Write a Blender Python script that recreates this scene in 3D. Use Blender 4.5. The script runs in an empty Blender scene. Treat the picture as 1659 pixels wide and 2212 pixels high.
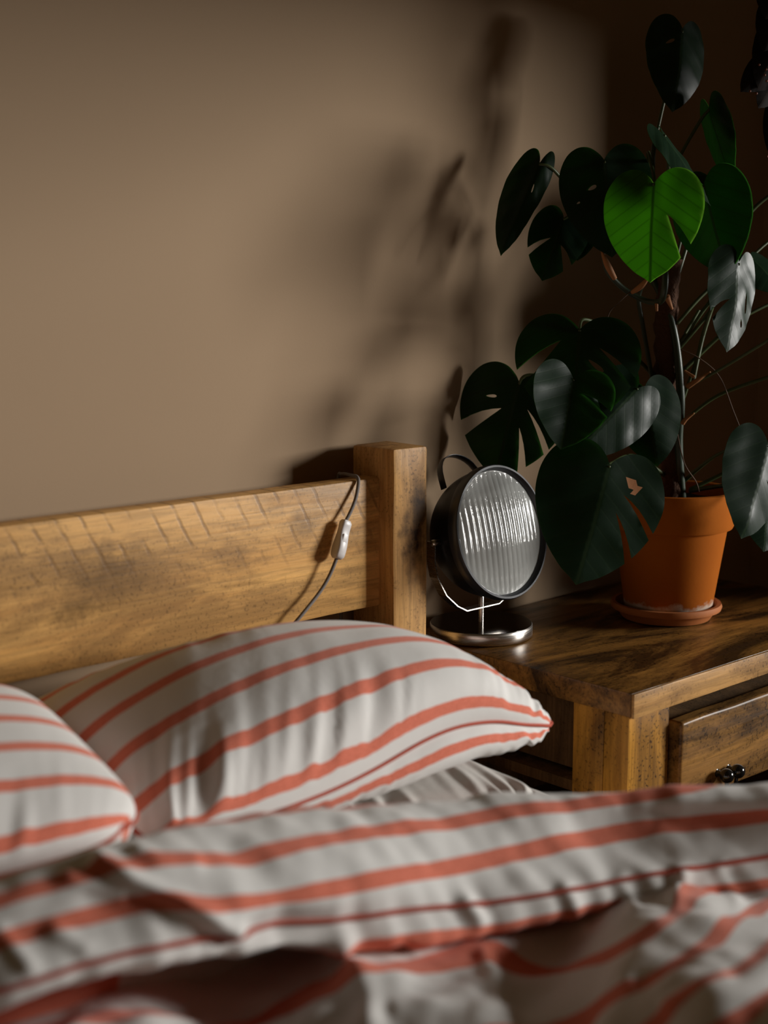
import bpy, bmesh, math, random
from mathutils import Vector, Matrix, noise
from mathutils.geometry import delaunay_2d_cdt

# ------------------------------------------------------------------ camera
FPX, IW, IH = 3100.0, 1659.0, 2212.0
CAM = Vector((0.0, 0.0, 1.19))
AZ = math.radians(47.0)
PITCH = math.atan(516.0 / FPX)
FH = Vector((math.cos(AZ), math.sin(AZ), 0))
RT = Vector((math.sin(AZ), -math.cos(AZ), 0))
UPW = Vector((0, 0, 1))
FW = FH * math.cos(PITCH) - UPW * math.sin(PITCH)
UP = FH * math.sin(PITCH) + UPW * math.cos(PITCH)

scene = bpy.context.scene
COL = scene.collection
cam_data = bpy.data.cameras.new('camera')
cam = bpy.data.objects.new('camera', cam_data)
COL.objects.link(cam)
cam_data.sensor_fit = 'VERTICAL'
cam_data.sensor_height = 36.0
cam_data.sensor_width = 27.0
cam_data.lens = FPX / IH * 36.0
cam_data.clip_start = 0.05
cam_data.dof.use_dof = True
cam_data.dof.aperture_fstop = 2.4
cam_data.dof.focus_distance = 2.52
cam.matrix_world = Matrix(((RT.x, UP.x, -FW.x, CAM.x), (RT.y, UP.y, -FW.y, CAM.y),
                           (RT.z, UP.z, -FW.z, CAM.z), (0, 0, 0, 1)))
scene.camera = cam

# ------------------------------------------------------------------ light
world = bpy.data.worlds.new('world')
scene.world = world
world.use_nodes = True
world.node_tree.nodes['Background'].inputs[0].default_value = (1.0, 0.60, 0.24, 1)
world.node_tree.nodes['Background'].inputs[1].default_value = 0.030


def area_light(name, loc, target, sx, sy, power, color):
    d = bpy.data.lights.new(name, 'AREA')
    d.shape = 'RECTANGLE'
    d.size, d.size_y, d.energy, d.color = sx, sy, power, color
    o = bpy.data.objects.new(name, d)
    COL.objects.link(o)
    o.location = loc
    o.rotation_euler = (Vector(target) - Vector(loc)).to_track_quat('-Z', 'Y').to_euler()
    return o


area_light('daylight', (6.55, -2.45, 1.80), (1.9, 1.55, 1.0), 1.9, 1.1, 470, (1.0, 0.97, 0.93))
vs = scene.view_settings
vs.view_transform = 'Standard'
vs.look = 'None'
vs.exposure = 0.0
vs.gamma = 1.0
vs.use_curve_mapping = False

# ------------------------------------------------------------------ helpers


def ray(px, py):
    r = FW + RT * ((px - IW / 2) / FPX) - UP * ((py - IH / 2) / FPX)
    return r / r.dot(FH)


def at(px, py, d):          # point at horizontal distance d in front of the camera
    return CAM + ray(px, py) * d


def on_z(px, py, z):
    r = ray(px, py)
    return CAM + r * ((z - CAM.z) / r.z)


def on_y(px, py, y):
    r = ray(px, py)
    return CAM + r * ((y - CAM.y) / r.y)


def lerp(a, b, t):
    return a + (b - a) * t


def sstep(a, b, x):
    t = min(1, max(0, (x - a) / (b - a)))
    return t * t * (3 - 2 * t)


def cr(p, t):               # catmull-rom through a list at parameter t in [0, len-1]
    n = len(p) - 1
    i = min(int(t), n - 1)
    f = t - i
    a, b, c, d = p[max(i - 1, 0)], p[i], p[i + 1], p[min(i + 2, n)]
    return 0.5 * ((2 * b) + (c - a) * f + (2 * a - 5 * b + 4 * c - d) * (f * f) + (3 * b - a - 3 * c + d) * (f ** 3))


def spline(pts, n):
    return [cr(pts, (len(pts) - 1) * i / (n - 1)) for i in range(n)]


ORIGIN = {}


def root_of(o):
    while o.parent:
        o = o.parent
    return o


def tag(o, label=None, category=None, group=None, kind=None):
    if label:
        o['label'] = label
    if category:
        o['category'] = category
    if group:
        o['group'] = group
    if kind:
        o['kind'] = kind
    return o


def empty(name, loc, label, category, group=None):
    o = bpy.data.objects.new(name, None)
    o.empty_display_size = 0.05
    COL.objects.link(o)
    o.location = loc
    ORIGIN[o.name] = Vector(loc)
    return tag(o, label, category, group)


def mk(name, verts, faces, mat, parent=None, smooth=True, uvs=None, sharp=None):
    """verts in world space; stored relative to the root Empty of parent"""
    off = ORIGIN.get(root_of(parent).name, Vector((0, 0, 0))) if parent else Vector((0, 0, 0))
    me = bpy.data.meshes.new(name)
    me.from_pydata([tuple(Vector(v) - off) for v in verts], [], faces)
    if uvs is not None:
        lay = me.uv_layers.new(name='UVMap')
        flat = []
        for l in me.loops:
            flat.extend(uvs[l.vertex_index])
        lay.data.foreach_set('uv', flat)
    me.validate()
    if smooth:
        me.polygons.foreach_set('use_smooth', [True] * len(me.polygons))
        if sharp:
            me.set_sharp_from_angle(angle=math.radians(sharp))
    if mat:
        me.materials.append(mat)
    o = bpy.data.objects.new(name, me)
    COL.objects.link(o)
    if parent:
        o.parent = parent
    return o


def box_vf(lo, hi, bevel=0.0, seg=2, jitter=0.0, cuts=0, seed=0):
    bm = bmesh.new()
    bmesh.ops.create_cube(bm, size=1)
    lo, hi = Vector(lo), Vector(hi)
    for v in bm.verts:
        v.co = Vector([lerp(lo[i], hi[i], v.co[i] + 0.5) for i in range(3)])
    if bevel:
        bmesh.ops.bevel(bm, geom=bm.edges[:], offset=bevel, segments=seg, profile=0.6, affect='EDGES')
    if cuts:
        ax = max(range(3), key=lambda i: hi[i] - lo[i])
        for k in range(1, cuts):
            co = lo.copy()
            co[ax] = lerp(lo[ax], hi[ax], k / cuts)
            no = Vector((0, 0, 0))
            no[ax] = 1
            bmesh.ops.bisect_plane(bm, geom=bm.verts[:] + bm.edges[:] + bm.faces[:], plane_co=co, plane_no=no)
    if jitter:
        for v in bm.verts:
            n = noise.noise_vector(v.co * 9 + Vector((seed * 7.1, 0, 0)))
            v.co += n * jitter
    bm.verts.index_update()
    V = [v.co.copy() for v in bm.verts]
    F = [[v.index for v in f.verts] for f in bm.faces]
    bm.free()
    return V, F


def box(name, lo, hi, mat, parent=None, bevel=0.003, jitter=0.0, cuts=0, seed=0):
    V, F = box_vf(lo, hi, bevel, 2, jitter, cuts, seed)
    return mk(name, V, F, mat, parent, True, None, 35)


def tube_vf(pts, rad, n=8, cap=True, flat=1.0):
    P = [Vector(p) for p in pts]
    R = rad if isinstance(rad, (list, tuple)) else [rad] * len(P)
    V, F = [], []
    t0 = (P[1] - P[0]).normalized()
    ref = Vector((0, 0, 1)) if abs(t0.z) < 0.9 else Vector((1, 0, 0))
    x = t0.cross(ref).normalized()
    for i, p in enumerate(P):
        t = (P[min(i + 1, len(P) - 1)] - P[max(i - 1, 0)]).normalized()
        x = (x - t * x.dot(t)).normalized()
        y = t.cross(x)
        for k in range(n):
            a = 2 * math.pi * k / n
            V.append(p + (x * math.cos(a) + y * math.sin(a) * flat) * R[i])
    for i in range(len(P) - 1):
        for k in range(n):
            a, b = i * n + k, i * n + (k + 1) % n
            F.append((a, b, b + n, a + n))
    if cap:
        F.append(tuple(range(n - 1, -1, -1)))
        F.append(tuple(range((len(P) - 1) * n, len(P) * n)))
    return V, F


def tube(name, pts, rad, mat, parent=None, n=8, samples=0):
    P = [Vector(p) for p in pts]
    if samples:
        if isinstance(rad, (list, tuple)):
            rad = spline(list(rad), samples)
        P = spline(P, samples)
    V, F = tube_vf(P, rad, n)
    return mk(name, V, F, mat, parent)


def lathe_vf(prof, n=64, M=None, close=True):
    V, F = [], []
    for r, z in prof:
        for k in range(n):
            a = 2 * math.pi * k / n
            v = Vector((r * math.cos(a), r * math.sin(a), z))
            V.append(M @ v if M else v)
    for i in range(len(prof) - 1):
        for k in range(n):
            a, b = i * n + k, i * n + (k + 1) % n
            F.append((a, b, b + n, a + n))
    if close:
        F.append(tuple(range(n - 1, -1, -1)))
        F.append(tuple(range((len(prof) - 1) * n, len(prof) * n)))
    return V, F


def lathe(name, prof, mat, parent, M, n=64, close=True, sharp=40):
    V, F = lathe_vf(prof, n, M, close)
    return mk(name, V, F, mat, parent, True, None, sharp)


# ------------------------------------------------------------------ materials


class G:
    """small node-graph builder"""

    def __init__(self, name, **kw):
        self.m = bpy.data.materials.new(name)
        self.m.use_nodes = True
        self.t = self.m.node_tree
        self.b = self.t.nodes['Principled BSDF']
        self.out = self.t.nodes['Material Output']
        self.set(**kw)

    def set(self, **kw):
        for k, v in kw.items():
            s = self.b.inputs[{'color': 'Base Color', 'rough': 'Roughness', 'metal': 'Metallic', 'spec': 'Specular IOR Level',
                               'coat': 'Coat Weight', 'coatr': 'Coat Roughness', 'sheen': 'Sheen Weight', 'normal': 'Normal',
                               'trans': 'Transmission Weight', 'sss': 'Subsurface Weight'}.get(k, k)]
            self.put(s, v)

    def put(self, s, v):
        if isinstance(v, bpy.types.NodeSocket):
            self.t.links.new(v, s)
        elif isinstance(v, (tuple, list)) and len(v) == 3 and s.type == 'RGBA':
            s.default_value = (*v, 1)
        else:
            s.default_value = v

    def n(self, typ, ins=None, **props):
        nd = self.t.nodes.new('ShaderNode' + typ)
        for k, v in props.items():
            setattr(nd, k, v)
        for k, v in (ins or {}).items():
            self.put(nd.inputs[k], v)
        return nd

    def obj(self, scale=(1, 1, 1), rot=(0, 0, 0), loc=(0, 0, 0)):
        c = self.n('TexCoord').outputs['Object']
        return self.n('Mapping', {'Vector': c, 'Scale': scale, 'Rotation': rot, 'Location': loc}).outputs[0]

    def uv(self):
        return self.n('TexCoord').outputs['UV']

    def noise(self, vec, scale, detail=4, rough=0.55, dist=0.0):
        return self.n('TexNoise', {'Vector': vec, 'Scale': scale, 'Detail': detail, 'Roughness': rough, 'Distortion': dist}).outputs[0]

    def ramp(self, fac, stops, interp='LINEAR'):
        nd = self.n('ValToRGB', {'Fac': fac})
        r = nd.color_ramp
        r.interpolation = interp
        while len(r.elements) < len(stops):
            r.elements.new(0.5)
        for e, (p, c) in zip(r.elements, stops):
            e.position = p
            e.color = (*c, 1) if isinstance(c, (tuple, list)) else (c, c, c, 1)
        return nd.outputs[0]

    def mix(self, a, b, f, mode='MIX'):
        nd = self.n('Mix', data_type='RGBA', blend_type=mode)
        self.put(nd.inputs[0], f)
        self.put(nd.inputs[6], a)
        self.put(nd.inputs[7], b)
        return nd.outputs[2]

    def math(self, op, a, b=0.0, c=0.0):
        nd = self.n('Math', operation=op)
        for i, v in enumerate((a, b, c)):
            self.put(nd.inputs[i], v)
        return nd.outputs[0]

    def bump(self, h, strength=0.3, dist=0.002, base=None):
        d = {'Height': h, 'Strength': strength, 'Distance': dist}
        if base is not None:
            d['Normal'] = base
        return self.n('Bump', d).outputs[0]

    def sep(self, v):
        return self.n('SeparateXYZ', {'Vector': v}).outputs


def wood(name, axis, light, dark, stain, seed=0.0, rough=0.45, saw=None, knots=(), speck=0.6, stain_amt=0.6, coat=0.0):
    g = G(name, rough=rough, spec=0.25, coat=coat, coatr=0.25)
    s = [11.0, 11.0, 11.0]
    s[axis] = 0.9
    loc = (seed * 3.1, seed * 1.7, seed * 2.3)
    v = g.obj(tuple(s), (0, 0, 0), loc)
    grain = g.noise(v, 2.2, 8, 0.62, 1.2)
    col = g.ramp(grain, [(0.30, dark), (0.52, light), (0.75, tuple(min(1, c * 1.18) for c in light))])
    s2 = [60.0, 60.0, 60.0]
    s2[axis] = 3.0
    fine = g.noise(g.obj(tuple(s2), (0, 0, 0), loc), 3.0, 3, 0.6, 0.4)
    col = g.mix(col, tuple(c * 0.55 for c in light), g.ramp(fine, [(0.36, 0.55), (0.55, 0.0)]))
    s3 = [3.4, 3.4, 3.4]
    s3[axis] = 1.1
    blot = g.noise(g.obj(tuple(s3), (0, 0, 0), loc), 2.0, 6, 0.68, 0.8)
    bm = g.ramp(blot, [(0.44, 0.0), (0.50, 0.35), (0.60, 1.0)])
    col = g.mix(col, stain, g.math('MULTIPLY', bm, stain_amt))
    sp = g.noise(g.obj((1, 1, 1), (0, 0, 0), loc), 190.0, 2, 0.5)
    spm = g.ramp(sp, [(0.57, 0.0), (0.66, 1.0)])
    spm = g.math('MULTIPLY', spm, g.math('MULTIPLY', g.ramp(blot, [(0.42, 0.1), (0.62, 1.0)]), speck))
    col = g.mix(col, tuple(c * 0.5 for c in stain), spm)
    h = g.math('ADD', g.math('MULTIPLY', fine, 0.7), g.math('MULTIPLY', grain, 0.5))
    c0 = g.n('TexCoord').outputs['Object']
    for (kx, ky, kz, kr, ks) in knots:
        w = g.n('TexNoise', {'Vector': c0, 'Scale': 40.0, 'Detail': 4.0}).outputs['Color']
        pv = g.n('VectorMath', {0: c0, 1: (kx, ky, kz)}, operation='SUBTRACT').outputs[0]
        wob = g.n('VectorMath', {0: w, 1: (0.5, 0.5, 0.5)}, operation='SUBTRACT').outputs[0]
        wob = g.n('VectorMath', {0: wob, 'Scale': kr * 1.9}, operation='SCALE').outputs[0]
        pv = g.n('VectorMath', {0: pv, 1: wob}, operation='ADD').outputs[0]
        sc = [1.0, 1.0, 1.0]
        sc[axis] = 0.55
        pv = g.n('VectorMath', {0: pv, 1: tuple(sc)}, operation='MULTIPLY').outputs[0]
        ln = g.n('VectorMath', {0: pv}, operation='LENGTH').outputs['Value']
        k = g.ramp(g.math('DIVIDE', ln, kr), [(0.15, 1.0), (0.75, 0.35), (1.0, 0.0)])
        col = g.mix(col, tuple(c * 0.35 for c in stain), g.math('MULTIPLY', k, ks))
    if saw:
        # coarse saw-blade marks: slanted dark nicks that fade in and out
        vx = g.obj((1, 1, 1), (0, saw['rot'], 0), loc)
        wv = g.n('TexWave', {'Vector': vx, 'Scale': saw['scale'], 'Distortion': 0.5, 'Detail': 2.0, 'Detail Scale': 6.0},
                 wave_type='BANDS', bands_direction='X', wave_profile='SIN').outputs[0]
        line = g.ramp(wv, [(0.90, 0.0), (0.985, 1.0)])
        z = g.sep(c0)[2]
        zm = g.n('MapRange', {0: z, 1: saw['z0'], 2: saw['z1'], 3: 0.0, 4: 1.0}).outputs[0]
        mk_ = g.ramp(g.noise(g.obj((7, 7, 12), (0, 0, 0), loc), 2.0, 3, 0.6), [(0.40, 0.0), (0.56, 1.0)])
        mk_ = g.math('MULTIPLY', g.math('MULTIPLY', mk_, zm), line)
        col = g.mix(col, stain, g.math('MULTIPLY', mk_, saw['amt']))
        h = g.math('SUBTRACT', h, g.math('MULTIPLY', mk_, 0.35))
    g.set(color=col, normal=g.bump(h, 0.35, 0.0012))
    g.set(rough=g.ramp(grain, [(0.3, rough + 0.12), (0.7, rough - 0.06)]))
    return g.m


def fabric(name, period, width, offset=0.0, white=(0.82, 0.81, 0.78), red=(0.66, 0.175, 0.105), channel=1):
    g = G(name, rough=0.85, spec=0.15, sheen=0.15)
    uv = g.uv()
    c = g.sep(uv)[channel]
    wob = g.math('MULTIPLY', g.math('SUBTRACT', g.noise(g.obj(), 26.0, 3), 0.5), 0.05)
    f = g.math('ADD', g.math('MULTIPLY', c, period), offset)
    f = g.math('ADD', f, wob)
    f = g.math('ABSOLUTE', g.math('SUBTRACT', g.math('FRACT', f), 0.5))
    m = g.ramp(f, [(width / 2 - 0.008, 1.0), (width / 2 + 0.008, 0.0)])
    thread = g.noise(g.obj((1, 1, 1)), 420.0, 2, 0.6)
    rc = g.mix(red, tuple(min(1, x * 1.25 + 0.03) for x in red), g.ramp(thread, [(0.35, 0.0), (0.7, 1.0)]))
    tone = g.noise(g.obj(), 7.0, 3)
    wc = g.mix(white, tuple(x * 0.93 for x in white), tone)
    g.set(color=g.mix(wc, rc, m))
    h = g.math('ADD', g.math('MULTIPLY', thread, 0.25), g.noise(g.obj(), 60.0, 3, 0.6))
    g.set(normal=g.bump(h, 0.22, 0.0015))
    return g.m


def leaf_mat(name, top, vein, trans, tw=0.45, rough=0.41):
    g = G(name, rough=rough, spec=0.36)
    u, v, _ = g.sep(g.uv())
    ax = g.math('ABSOLUTE', u)
    mid = g.ramp(ax, [(0.006, 1.0), (0.02, 0.0)])
    lat = g.math('SUBTRACT', v, g.math('MULTIPLY', ax, 0.75))
    lat = g.math('ABSOLUTE', g.math('SUBTRACT', g.math('FRACT', g.math('MULTIPLY', lat, 7.0)), 0.5))
    lat = g.math('MULTIPLY', g.ramp(lat, [(0.02, 1.0), (0.10, 0.0)]), 0.35)
    vm = g.math('MAXIMUM', mid, lat)
    mott = g.noise(g.obj(), 35.0, 4)
    base = g.mix(top, tuple(c * 0.6 for c in top), mott)
    col = g.mix(base, vein, g.math('MULTIPLY', vm, 0.35))
    g.set(color=col)
    nrm = g.bump(g.math('ADD', g.math('MULTIPLY', vm, -0.6), g.math('MULTIPLY', g.noise(g.obj(), 90.0, 3), 0.25)), 0.16, 0.0012)
    g.set(normal=nrm)
    tr = g.n('BsdfTranslucent', {'Color': g.mix(trans, tuple(c * 0.35 for c in trans), g.math('MULTIPLY', vm, 0.8))})
    mx = g.n('MixShader', {0: tw, 1: g.b.outputs[0], 2: tr.outputs[0]})
    g.t.links.new(mx.outputs[0], g.out.inputs[0])
    return g.m


def plain(name, color, rough=0.5, metal=0.0, bump=None, **kw):
    g = G(name, color=color, rough=rough, metal=metal, **kw)
    n1 = g.noise(g.obj(), bump[0] if bump else 30.0, 4)
    g.set(color=g.mix(color, tuple(c * 0.82 for c in color), n1))
    if bump:
        g.set(normal=g.bump(n1, bump[1], bump[2]))
    return g.m


MAT = {}
g = G('taupe_wall_paint', rough=0.85, spec=0.08)
n1 = g.noise(g.obj(), 2.2, 4)
col = g.mix((0.368, 0.260, 0.166), (0.394, 0.282, 0.182), n1)
fine = g.noise(g.obj(), 240.0, 3, 0.6)
g.set(color=col, normal=g.bump(fine, 0.18, 0.0008))
MAT['wall'] = g.m
MAT['white_paint'] = plain('white_gloss_paint', (0.7, 0.68, 0.64), 0.35)
MAT['floor'] = wood('floor_boards', 0, (0.20, 0.11, 0.05), (0.10, 0.05, 0.02), (0.05, 0.03, 0.015), 9)
MAT['plank'] = wood('waxed_pine_headboard', 0, (0.80, 0.450, 0.145), (0.64, 0.32, 0.085), (0.19, 0.10, 0.035), 1.3, 0.42,
                    saw={'rot': math.radians(28), 'scale': 9.0, 'z0': 0.70, 'z1': 0.79, 'amt': 0.60},
                    knots=[(0.31, -0.02, 0.752, 0.060, 0.55), (0.24, -0.02, 0.715, 0.030, 0.5), (0.68, -0.02, 0.788, 0.026, 0.45)], speck=0.5, stain_amt=0.62)
MAT['post'] = wood('waxed_pine_post', 2, (0.64, 0.35, 0.115), (0.42, 0.195, 0.052), (0.10, 0.045, 0.014), 2.1, 0.45,
                   knots=[(0.908, -0.056, 0.805, 0.030, 0.95), (0.903, -0.056, 0.741, 0.046, 1.0)], speck=0.9, stain_amt=0.6)
MAT['table'] = wood('dark_waxed_tabletop', 0, (0.35, 0.165, 0.036), (0.19, 0.082, 0.016), (0.026, 0.012, 0.004), 3.7, 0.34, speck=1.0,
                    stain_amt=0.92, coat=0.15)
MAT['edge'] = wood('waxed_tabletop_edge', 0, (0.54, 0.30, 0.105), (0.34, 0.165, 0.045), (0.08, 0.038, 0.014), 5.2, 0.45, speck=0.9, stain_amt=0.6)
MAT['leg'] = wood('waxed_nightstand_leg', 2, (0.58, 0.275, 0.040), (0.31, 0.130, 0.016), (0.055, 0.023, 0.006), 6.4, 0.42, speck=1.0, stain_amt=0.75)
MAT['drawer'] = wood('dark_drawer_wood', 0, (0.30, 0.150, 0.040), (0.16, 0.072, 0.016), (0.035, 0.017, 0.006), 7.9, 0.36, speck=1.0, stain_amt=0.85)
MAT['inner'] = wood('brown_carcass_wood', 2, (0.22, 0.12, 0.05), (0.13, 0.07, 0.03), (0.05, 0.03, 0.015), 8.3, 0.6)  # darker brown wood of the inner and hidden boards
MAT['black'] = plain('black_enamel', (0.006, 0.007, 0.008), 0.35, 0.0, spec=0.4)
MAT['blackrim'] = plain('satin_black_rim', (0.022, 0.026, 0.032), 0.32, 0.0, spec=0.6)
MAT['iron'] = plain('glossy_black_iron', (0.008, 0.008, 0.008), 0.12, 0.0, spec=0.7)
g = G('brushed_steel', metal=1.0, rough=0.27, color=(0.62, 0.58, 0.53))
sv = g.noise(g.obj((3, 3, 400)), 2.0, 3)
g.set(normal=g.bump(sv, 0.05, 0.0003), rough=g.ramp(sv, [(0.3, 0.2), (0.7, 0.34)]))
MAT['steel'] = g.m
MAT['steeltop'] = plain('polished_dark_steel', (0.06, 0.056, 0.052), 0.12, 1.0)
MAT['cable'] = plain('grey_braided_cable', (0.20, 0.175, 0.16), 0.75, 0.0, (700.0, 0.5, 0.0008))
MAT['plastic'] = plain('white_plastic', (0.74, 0.71, 0.69), 0.35)
g = G('pressed_lens_glass', rough=0.09, spec=0.5)
nz = g.noise(g.obj((1, 1, 1)), 55.0, 3, 0.6, 0.5)
g.set(color=g.mix((0.34, 0.35, 0.335), (0.41, 0.415, 0.395), nz), normal=g.bump(nz, 0.12, 0.002))
MAT['lens'] = g.m
g = G('terracotta', rough=0.85, spec=0.06)
n1 = g.noise(g.obj(), 9.0, 6, 0.6)
tc = g.mix((0.33, 0.080, 0.007), (0.44, 0.128, 0.014), n1)
z = g.sep(g.n('TexCoord').outputs['Object'])[2]
wobz = g.math('ADD', z, g.math('MULTIPLY', g.noise(g.obj(), 26.0, 5, 0.65), -0.050))
salt = g.ramp(g.n('MapRange', {0: wobz, 1: -0.012, 2: 0.004, 3: 1.0, 4: 0.0}).outputs[0], [(0.0, 0.0), (0.6, 0.9)])
tc = g.mix(tc, (0.62, 0.52, 0.42), salt)
g.set(color=tc, normal=g.bump(g.noise(g.obj(), 140.0, 4), 0.2, 0.001))
MAT['terracotta'] = g.m
MAT['saucer'] = plain('terracotta_saucer', (0.42, 0.125, 0.018), 0.75, 0.0, (60.0, 0.2, 0.001))
MAT['soil'] = plain('dark_potting_soil', (0.020, 0.013, 0.008), 0.95, 0.0, (120.0, 0.9, 0.004))
MAT['moss'] = plain('coir_fibre', (0.085, 0.034, 0.013), 0.95, 0.0, (110.0, 1.0, 0.006))
MAT['bark'] = plain('dry_orange_sheath', (0.42, 0.17, 0.055), 0.7, 0.0, (80.0, 0.4, 0.001))
MAT['vine'] = plain('green_vine_stem', (0.026, 0.044, 0.022), 0.4, 0.0, (50.0, 0.2, 0.001))
MAT['petiole'] = plain('leaf_stalk', (0.060, 0.085, 0.025), 0.45)
MAT['root'] = plain('brown_aerial_root', (0.10, 0.050, 0.022), 0.75)
MAT['leaf'] = leaf_mat('monstera_leaf', (0.010, 0.034, 0.014), (0.05, 0.10, 0.03), (0.048, 0.230, 0.024), 0.40)
MAT['young'] = leaf_mat('young_monstera_leaf', (0.045, 0.140, 0.018), (0.035, 0.12, 0.02), (0.23, 0.56, 0.045), 0.58, 0.45)
MAT['dried'] = leaf_mat('dried_dark_leaf', (0.012, 0.008, 0.006), (0.05, 0.02, 0.01), (0.02, 0.008, 0.004), 0.2, 0.9)
MAT['berry'] = plain('dried_red_berry', (0.16, 0.045, 0.02), 0.5)
MAT['stripe'] = fabric('red_striped_cotton', 7.0, 0.27)
MAT['duvet'] = fabric('red_striped_duvet_cotton', 1.0, 0.34, 0.5)
MAT['piping'] = plain('red_piping', (0.50, 0.085, 0.045), 0.8)
MAT['sheet'] = plain('off_white_cotton', (0.66, 0.64, 0.60), 0.9, 0.0, (45.0, 0.3, 0.002))

# ------------------------------------------------------------------ room
WY = 1.875          # face of the wall behind the bed
WX = 2.95          # face of the window wall


def shell(name, lo, hi, mat):
    V, F = box_vf(lo, hi)
    return tag(mk(name, V, F, mat, None, False), kind='structure')


shell('floor', (-1.6, -3.2, -0.1), (WX, WY, 0.0), MAT['floor'])
shell('wall_back', (-1.6, WY, -0.1), (WX + 0.15, WY + 0.12, 2.6), MAT['wall'])
Y0, Y1, Z0, Z1 = -0.75, 1.06, 0.45, 2.10
V, F = [], []
for lo, hi in (((WX, -3.2, -0.1), (WX + 0.15, Y0, 2.6)), ((WX, Y1, -0.1), (WX + 0.15, WY, 2.6)),
               ((WX, Y0, -0.1), (WX + 0.15, Y1, Z0)), ((WX, Y0, Z1), (WX + 0.15, Y1, 2.6))):
    v, f = box_vf(lo, hi)
    F += [[i + len(V) for i in q] for q in f]
    V += v
tag(mk('wall_right', V, F, MAT['wall'], None, False), kind='structure')
V, F = box_vf((-1.6, WY - 0.018, 0.0), (WX, WY, 0.12), 0.004)
tag(mk('baseboard_back', V, F, MAT['white_paint'], None, False), kind='structure')
V, F = box_vf((WX + 0.03, Y0, Z0), (WX + 0.12, Y1, Z0 + 0.05), 0.004)
win = tag(mk('window_1', V, F, MAT['white_paint'], None, False), kind='structure')
for nm, lo, hi in (('window_frame', (WX + 0.03, Y0, Z0 + 0.05), (WX + 0.12, Y0 + 0.05, Z1)),
                   ('window_frame', (WX + 0.03, Y1 - 0.05, Z0 + 0.05), (WX + 0.12, Y1, Z1)),
                   ('window_head', (WX + 0.03, Y0 + 0.05, Z1 - 0.05), (WX + 0.12, Y1 - 0.05, Z1)),
                   ('added_blind', (WX + 0.05, Y0 + 0.05, 1.61), (WX + 0.056, Y1 - 0.05, Z1 - 0.05))):  # unseen blind, added to keep daylight off the upper wall
    V, F = box_vf(lo, hi)
    mk(nm, V, F, MAT['white_paint'], win, False)

# ------------------------------------------------------------------ bed frame
PX0, PX1, PY0, PY1, PZ = 1.648, 1.730, 1.744, 1.848, 0.897
bed = empty('bed_frame', (0.8, 1.80, 0.0), 'rustic pine bed headboard with square corner post against taupe wall', 'bed')
LY = PY0 + 0.036


def local(p):
    return p


pl = box('headboard_plank', (0.215, LY, 0.622), (PX0 + 0.004, LY + 0.042, 0.846), MAT['plank'], bed, 0.005, 0.0012, 24, 1)
for xa in (PX0, 0.135):
    p = box('post', (xa, PY0, 0.0), (xa + 0.082, PY1, PZ), MAT['post'], bed, 0.007, 0.0018, 16, 2)
box('side_rail', (PX0 + 0.02, -0.30, 0.16), (PX0 + 0.05, PY0, 0.30), MAT['post'], bed, 0.004)
box('side_rail', (0.155, -0.30, 0.16), (0.185, PY0, 0.30), MAT['post'], bed, 0.004)
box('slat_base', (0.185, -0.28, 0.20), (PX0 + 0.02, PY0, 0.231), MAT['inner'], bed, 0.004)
for xa in (PX0, 0.135):
    box('leg', (xa, -0.36, 0.0), (xa + 0.082, -0.28, 0.34), MAT['post'], bed, 0.006)
MZ = 0.43
V, F = box_vf((0.19, -0.27, 0.235), (1.578, 1.735, MZ), 0.03, 5, 0.002, 10)
tag(mk('mattress', V, F, MAT['sheet'], None), 'mattress in off-white sheet beneath the striped pillows', 'mattress')

# ------------------------------------------------------------------ pillows


def fbm(x, y, s=0.0):
    return noise.noise(Vector((x, y, s)))


def ridge(x, y, s):
    return (1 - abs(fbm(x, y, s)) * 2) ** 2 if abs(fbm(x, y, s)) < 0.5 else 0.0


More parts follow.
